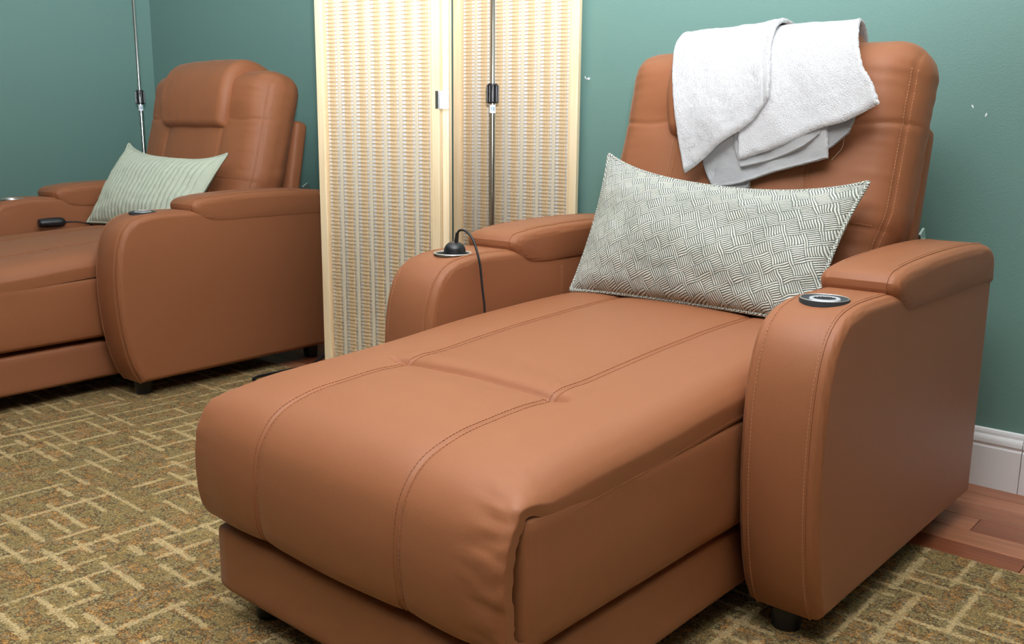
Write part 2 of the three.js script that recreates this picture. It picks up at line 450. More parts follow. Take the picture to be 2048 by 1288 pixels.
function upholsteredBlock(profile, xa, xb, side, bevelSide) {
  // band in the middle, a panel on each side, a real groove between them
  const band = profileGeo(profile, xa + side, xb - side, 0.003, 0.003, 2);
  const inset = shrink(profile, 0.0022);
  const p1 = puffPanel(inset, xb - side - 0.001, xb, bevelSide), p0 = puffPanel(inset, xa + side + 0.001, xa, bevelSide);
  return { band, panels: [p0, p1] };
}
function bandLine(profile, x, from, to, off) {        // polyline on the outline, moved outwards
  const pts = shrink(profile, -off).slice(from, to);
  return pts.map(([z, y]) => V(x, y, z));
}
const evalr = new Evaluator(); evalr.useGroups = false; evalr.attributes = ['position', 'normal', 'uv'];

// seat: path in (z, y) along the middle, cross-section over x
const seatPath = (() => {
  const c = new THREE.CatmullRomCurve3([[0.30, 0.437], [0.5, 0.440], [0.75, 0.438], [1.0, 0.425], [1.2, 0.409], [1.34, 0.402], [1.42, 0.394], [1.475, 0.374], [1.508, 0.336], [1.520, 0.285], [1.519, 0.23], [1.511, 0.192], [1.497, 0.177], [1.475, 0.172], [1.44, 0.171]].map(([z, y]) => V(0, y, z)), false, 'centripetal');
  const L = c.getLength(); c.arcLengthDivisions = 400; c.updateArcLengths();
  return { at: (t) => c.getPointAt(clamp(t, 0, 1)), tan: (t) => c.getTangentAt(clamp(t, 0, 1)), L };
})();
const SEAT_W = 0.327;
function seatDrop(s, t, z, y) {
  const a = Math.abs(s), e = SEAT_W - a;
  const fr = smooth(1.36, 1.47, z) * smooth(0.40, 0.36, y);
  let d = lerp(0.013, 0.004, fr) * Math.pow(a / SEAT_W, 2.2);
  const R = lerp(0.050, 0.014, fr);
  if (e < R) { const k = 1 - e / R; d += R * (1 - Math.sqrt(Math.max(0, 1 - k * k))) * 0.98 + lerp(0.013, 0.006, fr) * smooth(0.93, 1, k); }
  d -= 0.004 * (gauss(s, 0.12) + gauss(a - 0.235, 0.06));
  d += 0.0022 * gauss(a - 0.152, 0.0034) + 0.0024 * gauss(a - 0.152, 0.018);
  if (y > 0.33) {
    const win = smooth(0.20, 0.165, a);
    d += win * (0.0075 * gauss(z - 1.222, 0.007) + 0.004 * gauss(z - 1.235, 0.03));
    d -= win * 0.003 * gauss(z - 1.19, 0.03);
  }
  // gathers towards the sewn front corners
  const edge = smooth(0.09, 0.0, e), frontness = smooth(0.40, 0.33, y) * (z > 1.3 ? 1 : 0) + (z > 1.38 ? 0.5 * smooth(1.38, 1.46, z) : 0);
  d += edge * clamp(frontness, 0, 1) * (s > 0 ? 1 : 0.3) * (0.0050 * N3(s * 14 + 3, t * 80, s > 0 ? 1.7 : 8.1) + 0.0026 * N3(s * 30, t * 170, 4.4));
  d += 0.0012 * N3(s * 9, z * 7, y * 7);
  return d;
}
function seatPoint(s, t, lift = 0) {
  const p = seatPath.at(t), g = seatPath.tan(t);
  const n = V(0, g.z, -g.y).normalize();               // outwards: up on top, forwards in front
  if (n.y < -0.2 && p.y > 0.3) n.negate();
  const d = seatDrop(s, t, p.z, p.y) - lift;
  const k = clamp(1 - (SEAT_W - Math.abs(s)) / 0.05, 0, 1);
  return V(s - Math.sign(s) * 0.004 * smooth(0.94, 1, k), p.y - n.y * d, p.z - n.z * d);
}
function axisSamples(a, b, n, marks, near, extra) {
  const o = linspace(a, b, n);
  for (const m of marks) for (let k = -extra; k <= extra; k++) o.push(m + near * k / extra);
  return [...new Set(o.map((v) => +clamp(v, a, b).toFixed(6)))].sort((x, y) => x - y);
}
// backrest frame: local X right, Y up the back, Z out of the front; reference y .545, z .445
const AL = Math.atan(0.28), backToChair = (p) => V(p.x, 0.545 + p.y * Math.cos(AL) + p.z * Math.sin(AL), 0.445 - p.y * Math.sin(AL) + p.z * Math.cos(AL));
const BK = { w: 0.672, h: 0.60, d: 0.15, y0: 0.137, z0: -0.062 };    // box centre in local coordinates
function backDeform(q) {
  let X = q.x, Y = q.y + BK.y0, Z = q.z + BK.z0;
  const front = smooth(-0.02, 0.06, q.z), a = Math.abs(X);
  const sideK = smooth(BK.w / 2 - 0.02, 0.20, a);
  // outline: a little narrower between the arms
  X *= lerp(0.945, 1, smooth(0.0, 0.10, Y));
  // puff
  Z += front * 0.034 * Math.pow(clamp(1 - Math.pow(a / (BK.w / 2), 2.6), 0, 1), 0.8) * smooth(0.47, 0.36, Y);
  // top bulges forwards as a bolster
  Z += front * 0.012 * gauss(Y - 0.36, 0.09) * smooth(0.34, 0.25, a);
  const g = [];
  // seam lines
  let d = 0;
  d += 0.0034 * gauss(a - 0.318, 0.0045);
  if (Y < 0.25) d += (0.0022 * gauss(a - 0.155, 0.0036) + 0.004 * gauss(a - 0.155, 0.03)) * smooth(0.25, 0.22, Y);
  d += 0.0038 * gauss(Y - 0.262 - 0.010 * Math.sin(a * 20), 0.005) * smooth(0.15, 0.2, a) * (0.55 + 0.45 * smooth(0.24, 0.31, a)) + 0.007 * gauss(Y - 0.258, 0.03) * smooth(0.30, 0.18, a);
  d += 0.0014 * gauss(Y - 0.055, 0.003) * smooth(0.155, 0.165, a);
  // gathers at the side seam
  d += 0.0030 * smooth(0.20, 0.31, a) * (0.5 + 0.9 * smooth(0.30, 0.42, Y)) * N3(X * 6, Y * 55, 2.2) + 0.0022 * N3(X * 11, Y * 9, 6.3);
  Z -= d * front;
  X -= Math.sign(X) * 0.0022 * (1 - front) * N3(q.z * 20, Y * 40, X > 0 ? 1 : 9);
  return backToChair(V(X, Y, Z));
}
const headPath = new THREE.CatmullRomCurve3([[0.222, 0.030], [0.25, 0.036], [0.30, 0.046], [0.35, 0.048], [0.395, 0.038], [0.428, 0.008], [0.438, -0.04], [0.430, -0.09], [0.408, -0.125], [0.36, -0.14]].map(([y, z]) => V(0, y, z)), false, 'centripetal');
function headPoint(s, t) {                            // s -1..1 across, t 0..1 along
  const p = headPath.getPointAt(t), g = headPath.getTangentAt(t), n = V(0, -g.z, g.y);
  if (n.z < 0 && t < 0.4) n.negate();
  const L = headPath.getLength();
  const ex = (1 - Math.abs(s)) * 0.192, ey = Math.min(t, 1 - t) * L;
  const cap = (e, R) => { const k = clamp(1 - e / R, 0, 1); return Math.sqrt(Math.max(0, 1 - k * k)); };
  const th = -0.012 + 0.044 * cap(ex, 0.034) * cap(ey, 0.03) + 0.006 * (1 - s * s) + 0.0016 * N3(s * 5, t * 8, 3.3);
  const X = s * lerp(0.178, 0.192, smooth(0, 0.25, t));
  return backToChair(V(X, p.y + n.y * th, p.z + n.z * th));
}

function makeRecliner() {
  const root = new THREE.Group(); root.name = 'recliner_chair'; scene.add(root);
  const shift = (g) => g.translate(0, 0, -CZ);
  const part = (name, g, mat, parent = root) => mesh(name, shift(g), mat, parent);
  const stuff = (m) => { m.userData.kind = 'stuff'; return m; };
  // ---- arms
  for (const s of [1, -1]) {
    const xa = s > 0 ? ARM_IN : -ARM_OUT - 0.018, xb = s > 0 ? ARM_OUT : -ARM_IN - 0.004, xc = s > 0 ? 0.396 : -0.396;
    const blk = upholsteredBlock(armProfile, xa, xb, 0.016, 0.015);
    let band = creased(blk.band, 0.5);
    const cupR = 0.0350, cz = 0.873;
    {
      const b1 = new Brush(band); b1.updateMatrixWorld();
      const cyl = new THREE.CylinderGeometry(cupR + 0.0005, cupR + 0.0005, s > 0 ? 0.03 : 0.16, 40).toNonIndexed(); cyl.translate(xc, 0.53, cz);
      const b2 = new Brush(cyl); b2.updateMatrixWorld();
      band = evalr.evaluate(b1, b2, SUBTRACTION).geometry;
    }
    const arm = part('armrest', band, M.leather);
    for (const p of blk.panels) part('side_panel', creased(p, 0.55), M.leather, arm);
    const lines = [];
    for (const x of [xa + 0.0205, xb - 0.0205]) lines.push(bandLine(armProfile, x, 0, 44, 0.0004));
    if (s < 0) for (const dx of [0, 0.006]) lines.push([V(xb + 0.0004, 0.482, 0.585 + dx), V(xb + 0.0004, 0.40, 0.583 + dx)]);
    stuff(part('stitching', stitches(lines), M.thread, arm));
    // pad
    const pb = upholsteredBlock(padProfile, xa - 0.003, xb + 0.003, 0.019, 0.0185);
    const pad = part('arm_pad', creased(pb.band, 0.5), M.leather);
    for (const p of pb.panels) part('side_panel', creased(p, 0.55), M.leather, pad);
    const pl = [];
    for (const x of [xa + 0.0205, xb - 0.0205]) pl.push(bandLine(padProfile, x, 18, 62, 0.0004));
    stuff(part('stitching', stitches(pl), M.thread, pad));
    if (s < 0) {  // steel cup holder sunk into the arm
      const prof = [[0, -0.072], [cupR - 0.002, -0.072], [cupR - 0.0008, -0.069], [cupR - 0.0008, 0.0], [cupR + 0.0002, 0.0022], [cupR + 0.004, 0.0026], [cupR + 0.0052, 0.0016], [cupR + 0.0052, 0.0002]];
      const g = new THREE.LatheGeometry(prof.map((p) => new THREE.Vector2(...p)), 48); g.translate(xc, 0.5295, cz);
      const c = part('cup_holder', g, M.steel); c.userData.label = 'steel cup holder';
    } else {      // round control pad
      const g = new THREE.LatheGeometry([[0, 0.0012], [0.0325, 0.0012], [0.0345, 0.0030], [0.0362, 0.0030], [0.0372, 0.0018], [0.0372, -0.006]].map((p) => new THREE.Vector2(...p)), 48); g.translate(xc, 0.5308, cz);
      const c = part('control_pad', g, M.darkMesh); c.userData.label = 'round black control pad with grey ring';
      const r1 = new THREE.LatheGeometry([[0.0170, 0.0010], [0.0178, 0.0030], [0.0222, 0.0030], [0.0230, 0.0010]].map((p) => new THREE.Vector2(...p)), 48); r1.translate(xc, 0.5308, cz - 0.001);
      part('ring', r1, M.greyRing, c);
      const r2 = new THREE.TorusGeometry(0.0355, 0.0010, 6, 48); r2.rotateX(Math.PI / 2); r2.translate(xc, 0.5336, cz);
      part('rim', r2, M.steel, c);
      const dots = [];
      for (let i = -6; i <= 6; i++) for (let j = -6; j <= 6; j++) if (i * i + j * j < 27) { const b = new THREE.SphereGeometry(0.0011, 5, 3); b.translate(xc + i * 0.0031, 0.5328, cz - 0.001 + j * 0.0031); dots.push(b); }
      stuff(part('grille', mergeGeometries(dots), M.darkMesh, c));
    }
    for (const [z, y] of [[0.90, 0.0035], [0.27, 0]]) {
      const h = 0.052 - y; const g = new THREE.CylinderGeometry(0.027, 0.023, h, 24); g.translate(xc - s * 0.012, y + h / 2, z);
      part('foot', g, M.blackPlastic);
    }
  }
  // ---- base
  const base = part('base', roundedGrid({ w: 0.622, h: 0.113, d: 1.13, r: 0.013, nx: 20, ny: 10, nz: 60, deform: (q) => V(q.x + 0.0012 * N3(q.z * 8, q.y * 20, 2), q.y + 0.1065, q.z + 0.928) }).geo, M.leather);
  for (const s of [1, -1]) { const g = new THREE.CylinderGeometry(0.026, 0.022, 0.05, 24); g.translate(s * 0.252, 0.0285, 1.436); part('foot', g, M.blackPlastic); }
  const body = part('footrest_body', roundedGrid({ w: 0.645, h: 0.178, d: 1.15, r: 0.011, nx: 20, ny: 14, nz: 70, deform: (q) => V(q.x + Math.sign(q.x) * 0.003 * (1 - Math.pow(q.y / 0.086, 2)) + 0.0015 * N3(q.z * 6, q.y * 14, q.x > 0 ? 3 : 7), q.y + 0.2615, q.z + 0.911) }).geo, M.leather);
  // ---- seat cushion
  const L = seatPath.L;
  const us = axisSamples(-SEAT_W, SEAT_W, 110, [-0.152, 0.152, -SEAT_W, SEAT_W], 0.012, 8);
  const vs = axisSamples(0, 1, 230, [], 0, 1);
  // extra rows at the fold
  let foldT = 0; for (let t = 0; t < 1; t += 0.0005) if (Math.abs(seatPath.at(t).z - 1.222) < Math.abs(seatPath.at(foldT).z - 1.222) && seatPath.at(t).y > 0.33) foldT = t;
  const vs2 = axisSamples(0, 1, 230, [foldT], 0.02, 14);
  const top = gridGeo(us, vs2, (s, t) => seatPoint(s, t), [1, L]);
  const seat = part('seat_cushion', boxUV(top), M.leather);
  const sl = [];
  for (const s of [-1, 1]) for (const dx of [-0.0058, 0.0058]) sl.push(linspace(0.05, 0.965, 500).map((t) => seatPoint(s * 0.152 + dx, t, 0.0004)));
  for (const s of [-1, 1]) sl.push(linspace(0.1, 0.80, 400).map((t) => { const p = seatPoint(s * (SEAT_W - 0.0001), t, 0); p.x += s * 0.0004; p.y += 0.0015; return p; }));
  stuff(part('stitching', stitches(sl, 0.0062, 0.0040, 0.00045), M.seatThread, seat));
  // ---- backrest
  const bk = roundedGrid({ w: BK.w, h: BK.h, d: BK.d, r: 0.066, nx: 170, ny: 150, nz: 30, deform: backDeform });
  const back = part('backrest', bk.geo, M.leather);
  const onBack = (X, Y, lift) => { const p = bk.map(V(X, Y - BK.y0, BK.d / 2)); return p.add(V(0, lift * Math.sin(AL), lift * Math.cos(AL))); };
  const bl = [];
  for (const s of [-1, 1]) {
    for (const dx of [-0.0055, 0.0055]) bl.push(linspace(-0.02, 0.37, 160).map((Y) => onBack(s * (0.340 + dx * 2.2), Y, 0.0006)));
    for (const dx of [-0.0055, 0.0055]) bl.push(linspace(-0.02, 0.232, 100).map((Y) => onBack(s * 0.155 + dx, Y, 0.0006)));
    bl.push(linspace(0.165, 0.31, 50).map((X) => onBack(s * X, 0.060, 0.0006)));
  }
  stuff(part('stitching', stitches(bl), M.thread, back));
  const hs = [...linspace(-1, -0.8, 14), ...linspace(-0.79, 0.79, 30), ...linspace(0.8, 1, 14)], ht = [...linspace(0, 0.1, 14), ...linspace(0.11, 0.93, 60), ...linspace(0.94, 1, 8)];
  part('headrest', boxUV(gridGeo(hs, ht, headPoint)), M.leather);
  const sh = roundedGrid({ w: 0.636, h: 0.50, d: 0.055, r: 0.02, nx: 40, ny: 40, nz: 10, deform: (q) => { const a = 0.19; const Y = q.y + 0.035, Z = q.z - 0.165; return V(q.x, 0.545 + Y * Math.cos(a) + Z * Math.sin(a), 0.430 - Y * Math.sin(a) + Z * Math.cos(a)); } });
  part('back_shell', sh.geo, M.leather);
  for (const s of [1, -1]) {
    const g = mergeGeometries([new RoundedBoxGeometry(0.006, 0.05, 0.028, 2, 0.002), new THREE.CylinderGeometry(0.007, 0.007, 0.012, 16).rotateZ(Math.PI / 2).toNonIndexed()]); g.rotateX(0.5); g.translate(s * 0.312, 0.560, 0.20);
    const h = part('recline_bracket', g, M.steel); h.userData.label = 'small steel recline bracket';
  }
  return root;
}
const chairA = makeRecliner();
chairA.position.set(0, 0, CZ);
tag(chairA, 'large brown leather recliner in the foreground with a white towel over its back', 'recliner', 'brown leather recliners');
const chairB = chairA.clone(); chairB.name = 'recliner_chair'; scene.add(chairB);
const PH2 = 0.064, S2 = 1.015, O2 = V(-2.10, 0, 0.035);
const chair2 = (x, y, z) => V(O2.x + S2 * (x * Math.cos(PH2) + z * Math.sin(PH2)), y * S2, O2.z + S2 * (-x * Math.sin(PH2) + z * Math.cos(PH2)));
{ // scuffed patch on the side of the far chair's base
  const w = 512, h = 128, base = M.leather.color;
  const sm = dataTex(w, h, (i, j) => {
    const z = -0.65 + i / w * 1.3, y = j / h * 0.2;          // chair-local z, height
    const d = gauss(z - 0.385 - 0.15 * (y - 0.1), 0.035) * gauss(y - 0.098, 0.03) + 0.5 * gauss(z - 0.33, 0.04) * gauss(y - 0.075, 0.012);
    const m = clamp(d * (0.25 + 0.5 * vnC(i / 3, j / 3) + 0.3 * vnA(i, j)), 0, 1) * 0.5;
    return [base.r, base.g, base.b].map((c, q) => 255 * Math.pow(lerp(c, [0.55, 0.45, 0.4][q], m), 1 / 2.2));
  }, true);
  sm.repeat.set(1 / 1.3, 1 / 0.2); sm.offset.set(0.5, 0);
  const mat = M.leather.clone(); mat.color.setRGB(1, 1, 1); mat.map = sm;
  chairB.traverse((o) => { if (o.name === 'base') o.material = mat; });
}
chairB.position.copy(chair2(0, 0, CZ)); chairB.rotation.y = PH2; chairB.scale.setScalar(S2);
tag(chairB, 'brown leather recliner in the far corner holding a sage green pillow', 'recliner', 'brown leather recliners');

// ---------------------------------------------------------------- pillows
// corners [bottom-left, bottom-right, top-right, top-left], front normal from them; th = half thickness
function pillowGeo(c, w, h, th, opt = {}) {
  const [bl, br, tr, tl] = c;
  const nrm = br.clone().sub(bl).cross(tl.clone().sub(bl)).normalize();
  const nu = opt.nu || 100, nv = opt.nv || 64;
  const warp = (n) => linspace(-1, 1, n).map((u) => Math.sin(u * Math.PI / 2) * 0.35 + u * 0.65);
  const surf = (side) => (u, v) => {
    const k = opt.pinch ?? 0.075;
    const uu = u * (1 - k * 0.45 * (1 - v * v) * u * u), vv = v - (v > 0 ? (opt.dip || 0.26) : 0.05) * (1 - Math.pow(Math.abs(u), 3.2)) * Math.pow(Math.abs(v), 1.6) * Math.sign(v);
    const a = (uu + 1) / 2, b = (vv + 1) / 2;
    const p = bl.clone().multiplyScalar((1 - a) * (1 - b)).addScaledVector(br, a * (1 - b)).addScaledVector(tr, a * b).addScaledVector(tl, (1 - a) * b);
    const e = Math.pow(clamp((1 - Math.pow(Math.abs(u), 2.6)) * (1 - Math.pow(Math.abs(v), 2.4)), 0, 1), 0.62);
    let t = th * e;
    const rim = smooth(1, 0.93, Math.abs(u)) * smooth(1, 0.9, Math.abs(v));
    t += rim * (0.006 * N3(u * 2.2 + (side > 0 ? 0 : 9), v * 1.8, opt.seed || 1) + 0.0022 * N3(u * 7, v * 6, (opt.seed || 1) + 4));
    if (opt.ribs) t += side > 0 ? rim * 0.0062 * (Math.abs(Math.sin((u * w / 2 / opt.ribs + 0.08 * N3(u * 3, v * 3, 8)) * Math.PI)) - 0.6) * (0.8 + 0.3 * N3(u * 5, v * 9, 3)) : 0;
    if (opt.sag) p.addScaledVector(V(0, 1, 0), -opt.sag * gauss(u - 0.05, 0.5) * smooth(0.4, 1, v));
    return p.addScaledVector(nrm, side * t);
  };
  const us = warp(nu), vs = warp(nv);
  const f = gridGeo(us, vs, surf(1)), b = gridGeo(us, vs, surf(-1));
  b.index.array.reverse(); b.computeVertexNormals();
  for (const g of [f, b]) { const uv = g.attributes.uv; for (let i = 0; i < uv.count; i++) uv.setXY(i, (uv.getX(i) + 1) / 2 * w, (uv.getY(i) + 1) / 2 * h); }
  const edge = [];
  const n = 40; const S = surf(1);
  for (let i = 0; i < n; i++) edge.push(S(-1 + 2 * i / n, -1)); for (let i = 0; i < n; i++) edge.push(S(1, -1 + 2 * i / n));
  for (let i = 0; i < n; i++) edge.push(S(1 - 2 * i / n, 1)); for (let i = 0; i < n; i++) edge.push(S(-1, 1 - 2 * i / n));
  return { body: mergeGeometries([f, b]), edge, nrm };
}
function makePillow(name, label, c, w, h, th, mat, opt) {
  const { body, edge } = pillowGeo(c, w, h, th, opt);
  const o = c[0].clone().add(c[1]).multiplyScalar(0.5);
  body.translate(-o.x, -o.y, -o.z);
  const g = thing(name, label, 'pillow', [o.x, o.y, o.z], 'lumbar pillows');
  mesh('cover', body, mat, g);
  const hem = tube(edge.map((p) => p.sub(o)), opt.hem || 0.0042, 320, 8, true);
  { const uv = hem.attributes.uv; for (let i = 0; i < uv.count; i++) uv.setXY(i, uv.getX(i) * 1.8, uv.getY(i) * 0.03); }
  mesh('hem', hem, mat, g);
  return g;
}
makePillow('lumbar_pillow', 'grey and white woven rectangular pillow propped on the near recliner',
  [V(-0.285, 0.437, 0.620), V(0.275, 0.442, 0.640), V(0.300, 0.690, 0.487), V(-0.288, 0.728, 0.487)], 0.60, 0.33, 0.062, M.weave, { seed: 3, pinch: 0.10, sag: 0.006 });
makePillow('lumbar_pillow', 'sage green ribbed rectangular pillow on the far recliner',
  [chair2(-0.315, 0.443, 0.660), chair2(0.255, 0.445, 0.660), chair2(0.275, 0.688, 0.492), chair2(-0.300, 0.712, 0.492)], 0.58, 0.31, 0.06, M.sage, { seed: 11, ribs: 0.0235, pinch: 0.10, nu: 260 });

// ---------------------------------------------------------------- towel
{
  const path = new THREE.CatmullRomCurve3([[0.02, 0.045], [0.10, 0.056], [0.17, 0.068], [0.225, 0.078], [0.30, 0.084], [0.36, 0.082], [0.405, 0.070], [0.436, 0.040], [0.449, 0.0], [0.451, -0.05], [0.441, -0.098], [0.414, -0.138], [0.36, -0.152], [0.27, -0.152]].map(([y, z]) => V(0, y, z)), false, 'centripetal');
  path.arcLengthDivisions = 600; const PL = path.getLength();
  // arc parameter for a height on the front
  const tOfY = (y) => { let best = 0, bd = 9; for (let i = 0; i <= 600; i++) { const t = i / 600 * 0.62; const d = Math.abs(path.getPointAt(t).y - y); if (d < bd) { bd = d; best = t; } } return best; };
  const B = (x, y) => [x, tOfY(y)];
  const sampler = (pts) => { const c = new THREE.CatmullRomCurve3(pts.map(([x, t]) => V(x, t, 0)), false, 'centripetal'); return (s) => { const p = c.getPointAt(clamp(s, 0, 1)); return [p.x, p.y]; }; };
  function layer({ left, right, bottom, top, off, th, seed, wr = 1, edgeSag = 0, hemU = 0, hemV = 0 }) {
    const l = sampler(left), r = sampler(right), b = sampler(bottom), t = sampler(top);   // left/right run bottom -> top, bottom/top run left -> right
    const coons = (u, v) => [0, 1].map((k) => (1 - u) * l(v)[k] + u * r(v)[k] + (1 - v) * b(u)[k] + v * t(u)[k] - ((1 - u) * (1 - v) * b(0)[k] + u * (1 - v) * b(1)[k] + (1 - u) * v * t(0)[k] + u * v * t(1)[k]));
    const P = (u, v, side) => {
      const [x, tt] = coons(u, v);
      const p = path.getPointAt(clamp(tt, 0, 1)), g = path.getTangentAt(clamp(tt, 0, 1)); const n = V(0, -g.z, g.y); if (p.z > -0.02 && n.z < 0 && n.y < 0.1) n.negate();
      const eu = Math.min(u, 1 - u), ev = Math.min(v, 1 - v);
      const cap = (e, R) => { const k = clamp(1 - e / R, 0, 1); return Math.sqrt(Math.max(0, 1 - k * k)); };
      const body = cap(eu, 0.022) * cap(ev, 0.022);
      const hem = 1 + 0.3 * (gauss(eu - 0.02, 0.025) + gauss(ev - 0.02, 0.02));
      let o = off + side * th / 2 * body * hem;
      o += wr * (0.0060 * N3(x * 7 + seed, tt * 3.5, seed) + 0.0034 * N3(x * 17 + tt * 8, tt * 6, seed + 3) + 0.0009 * N3(x * 60, tt * 55, seed + 6));
      if (hemU) o -= side * hemU * gauss(1 - u - 0.085, 0.010);
      if (hemV) o -= side * hemV * gauss(v - 0.07, 0.008);
      const jag = 0.0014 * (1 - body) * N3(x * 160, tt * 160, seed + 9);
      o -= edgeSag * (smooth(-0.10, -0.19, x));
      return backToChair(V(x + jag, p.y + n.y * o + jag, p.z + n.z * o));
    };
    const cl = (n) => [...new Set([...linspace(0, 0.03, 7), ...linspace(0.03, 0.97, n), ...linspace(0.97, 1, 7)].map((v) => +v.toFixed(5)))];
    const us = cl(80), vs = cl(110);
    const f = gridGeo(us, vs, (u, v) => P(u, v, 1), [0.4, 0.5]), k = gridGeo(us, vs, (u, v) => P(u, v, -1), [0.4, 0.5]);
    k.index.array.reverse(); k.computeVertexNormals();
    return mergeGeometries([f, k]);
  }
  const TB = 0.97;                                      // over the top and down behind
  const tw = thing('bath_towel', 'folded white terry towel draped over the headrest of the near recliner', 'towel', [0.06, 0.66, 0.5]);
  const add = (name, g, mat = M.towel) => { g.translate(-0.06, -0.66, -0.5); return mesh(name, g, mat, tw); };
  // right-hand main fold
  add('fold', layer({ left: [B(0.03, 0.165), [0.0, 0.45], [-0.03, 0.72], [-0.03, TB]], right: [B(0.301, 0.271), B(0.282, 0.309), B(0.257, 0.343), B(0.230, 0.405), [0.205, 0.60], [0.185, 0.70], [0.165, 0.8], [0.16, TB]],
    bottom: [B(0.03, 0.165), B(0.11, 0.192), B(0.186, 0.226), B(0.242, 0.242), B(0.301, 0.271)], top: [[-0.03, TB], [0.08, TB], [0.16, TB]], off: 0.014, th: 0.008, seed: 2.2 }));
  // left fold, lying on top
  add('fold', layer({ left: [B(-0.088, 0.134), B(-0.127, 0.259), B(-0.168, 0.38), [-0.188, 0.60], [-0.19, 0.76], [-0.18, TB]], right: [B(0.085, 0.285), B(0.078, 0.33), B(0.067, 0.37), B(0.055, 0.43), [0.045, 0.66], [0.045, 0.8], [0.045, TB]],
    bottom: [B(-0.088, 0.134), B(-0.061, 0.152), B(-0.012, 0.195), B(0.052, 0.238), B(0.085, 0.285)], top: [[-0.18, TB], [-0.05, TB], [0.045, TB]], off: 0.025, th: 0.008, seed: 5.7, wr: 1.6, edgeSag: 0.014, hemU: 0.0022 }));
  // lower layers showing below
  add('fold', layer({ left: [B(-0.034, 0.108), B(-0.058, 0.15), B(-0.08, 0.26)], right: [B(0.211, 0.174), B(0.208, 0.20), B(0.19, 0.30)],
    bottom: [B(-0.034, 0.108), B(0.028, 0.118), B(0.10, 0.143), B(0.211, 0.174)], top: [B(-0.08, 0.26), B(0.05, 0.28), B(0.19, 0.30)], off: 0.000, th: 0.008, seed: 8.1 }));
  add('fold', layer({ left: [B(0.032, 0.150), B(0.01, 0.20), B(0.0, 0.28)], right: [B(0.192, 0.218), B(0.19, 0.25), B(0.18, 0.30)],
    bottom: [B(0.032, 0.150), B(0.10, 0.168), B(0.16, 0.194), B(0.192, 0.218)], top: [B(0.0, 0.28), B(0.09, 0.29), B(0.18, 0.30)], off: 0.007, th: 0.007, seed: 9.9 }));
  add('fold', layer({ left: [B(0.15, 0.172), B(0.15, 0.22), B(0.15, 0.29)], right: [B(0.243, 0.222), B(0.250, 0.25), B(0.25, 0.30)],
    bottom: [B(0.15, 0.172), B(0.205, 0.190), B(0.243, 0.222)], top: [B(0.15, 0.29), B(0.20, 0.30), B(0.25, 0.30)], off: -0.003, th: 0.007, seed: 13.3 }));
  add('fold', layer({ left: [B(-0.03, 0.098), B(-0.03, 0.15), B(-0.03, 0.22)], right: [B(0.05, 0.112), B(0.05, 0.16), B(0.05, 0.22)],
    bottom: [B(-0.03, 0.098), B(0.01, 0.100), B(0.05, 0.112)], top: [B(-0.03, 0.22), B(0.01, 0.22), B(0.05, 0.22)], off: -0.006, th: 0.007, seed: 17.3 }));
  const th = tube([[0.232, 0.232, 0.062], [0.229, 0.215, 0.058], [0.226, 0.200, 0.052], [0.214, 0.186, 0.047], [0.206, 0.178, 0.044]].map(([x, y, z]) => backToChair(V(x, y, z))), 0.00045, 30, 6);
  add('loose_thread', th, M.towelThread);
}

// ---------------------------------------------------------------- handsets with cords
function handset(name, label, pos, bodyM, cordPts, cordR) {
  const g = thing(name, label, 'remote', [pos.x, pos.y, pos.z], 'massage handsets');
  const prof = catmull([[0, -0.05], [0.016, -0.049], [0.0205, -0.03], [0.0225, 0.0], [0.0228, 0.014], [0.0205, 0.026], [0.0135, 0.0335], [0.006, 0.0365], [0, 0.0368]], 30).map((p) => new THREE.Vector2(Math.max(0, p[0]), p[1]));
  const b = new THREE.LatheGeometry(prof, 36); b.applyMatrix4(bodyM);
  const body = mesh('body', b, M.blackPlastic, g);
  const st = new THREE.CylinderGeometry(0.0034, 0.0046, 0.022, 14); st.translate(0.001, 0.045, 0); st.applyMatrix4(bodyM);
  mesh('strain_relief', st, M.blackPlastic, body);
  const c = tube(cordPts.map((p) => p.clone().sub(pos)), cordR, 90, 10);
  mesh('cord', c, M.blackPlastic, g);
  return g;
}
{
  const pos = V(-0.396, 0.518, 0.870);
  const bm = new THREE.Matrix4().makeRotationZ(-0.16);
  handset('wired_handset', 'black wired handset standing in the steel cup holder of the near recliner', pos, bm,
    [V(-0.3865, 0.5670, 0.870), V(-0.383, 0.5755, 0.870), V(-0.374, 0.5795, 0.870), V(-0.360, 0.577, 0.870), V(-0.343, 0.565, 0.871), V(-0.329, 0.543, 0.873), V(-0.318, 0.515, 0.875), V(-0.309, 0.470, 0.877), V(-0.303, 0.432, 0.877), V(-0.302, 0.40, 0.876), V(-0.304, 0.34, 0.874)], 0.0024);
  const p2 = chair2(-0.298, 0.452, 0.785);
  const b2 = new THREE.Matrix4().makeRotationY(PH2 + 1.35).multiply(new THREE.Matrix4().makeRotationZ(-Math.PI / 2)).multiply(new THREE.Matrix4().makeScale(0.75, 1, 1.05));
  handset('wired_handset', 'black wired handset lying on the seat of the far recliner', p2, b2,
    [p2.clone().add(V(0.012, 0.0, -0.052)), p2.clone().add(V(0.016, -0.002, -0.075)), p2.clone().add(V(0.01, -0.008, -0.10)), p2.clone().add(V(-0.012, -0.014, -0.13)), p2.clone().add(V(-0.03, -0.03, -0.15))], 0.0022);
}

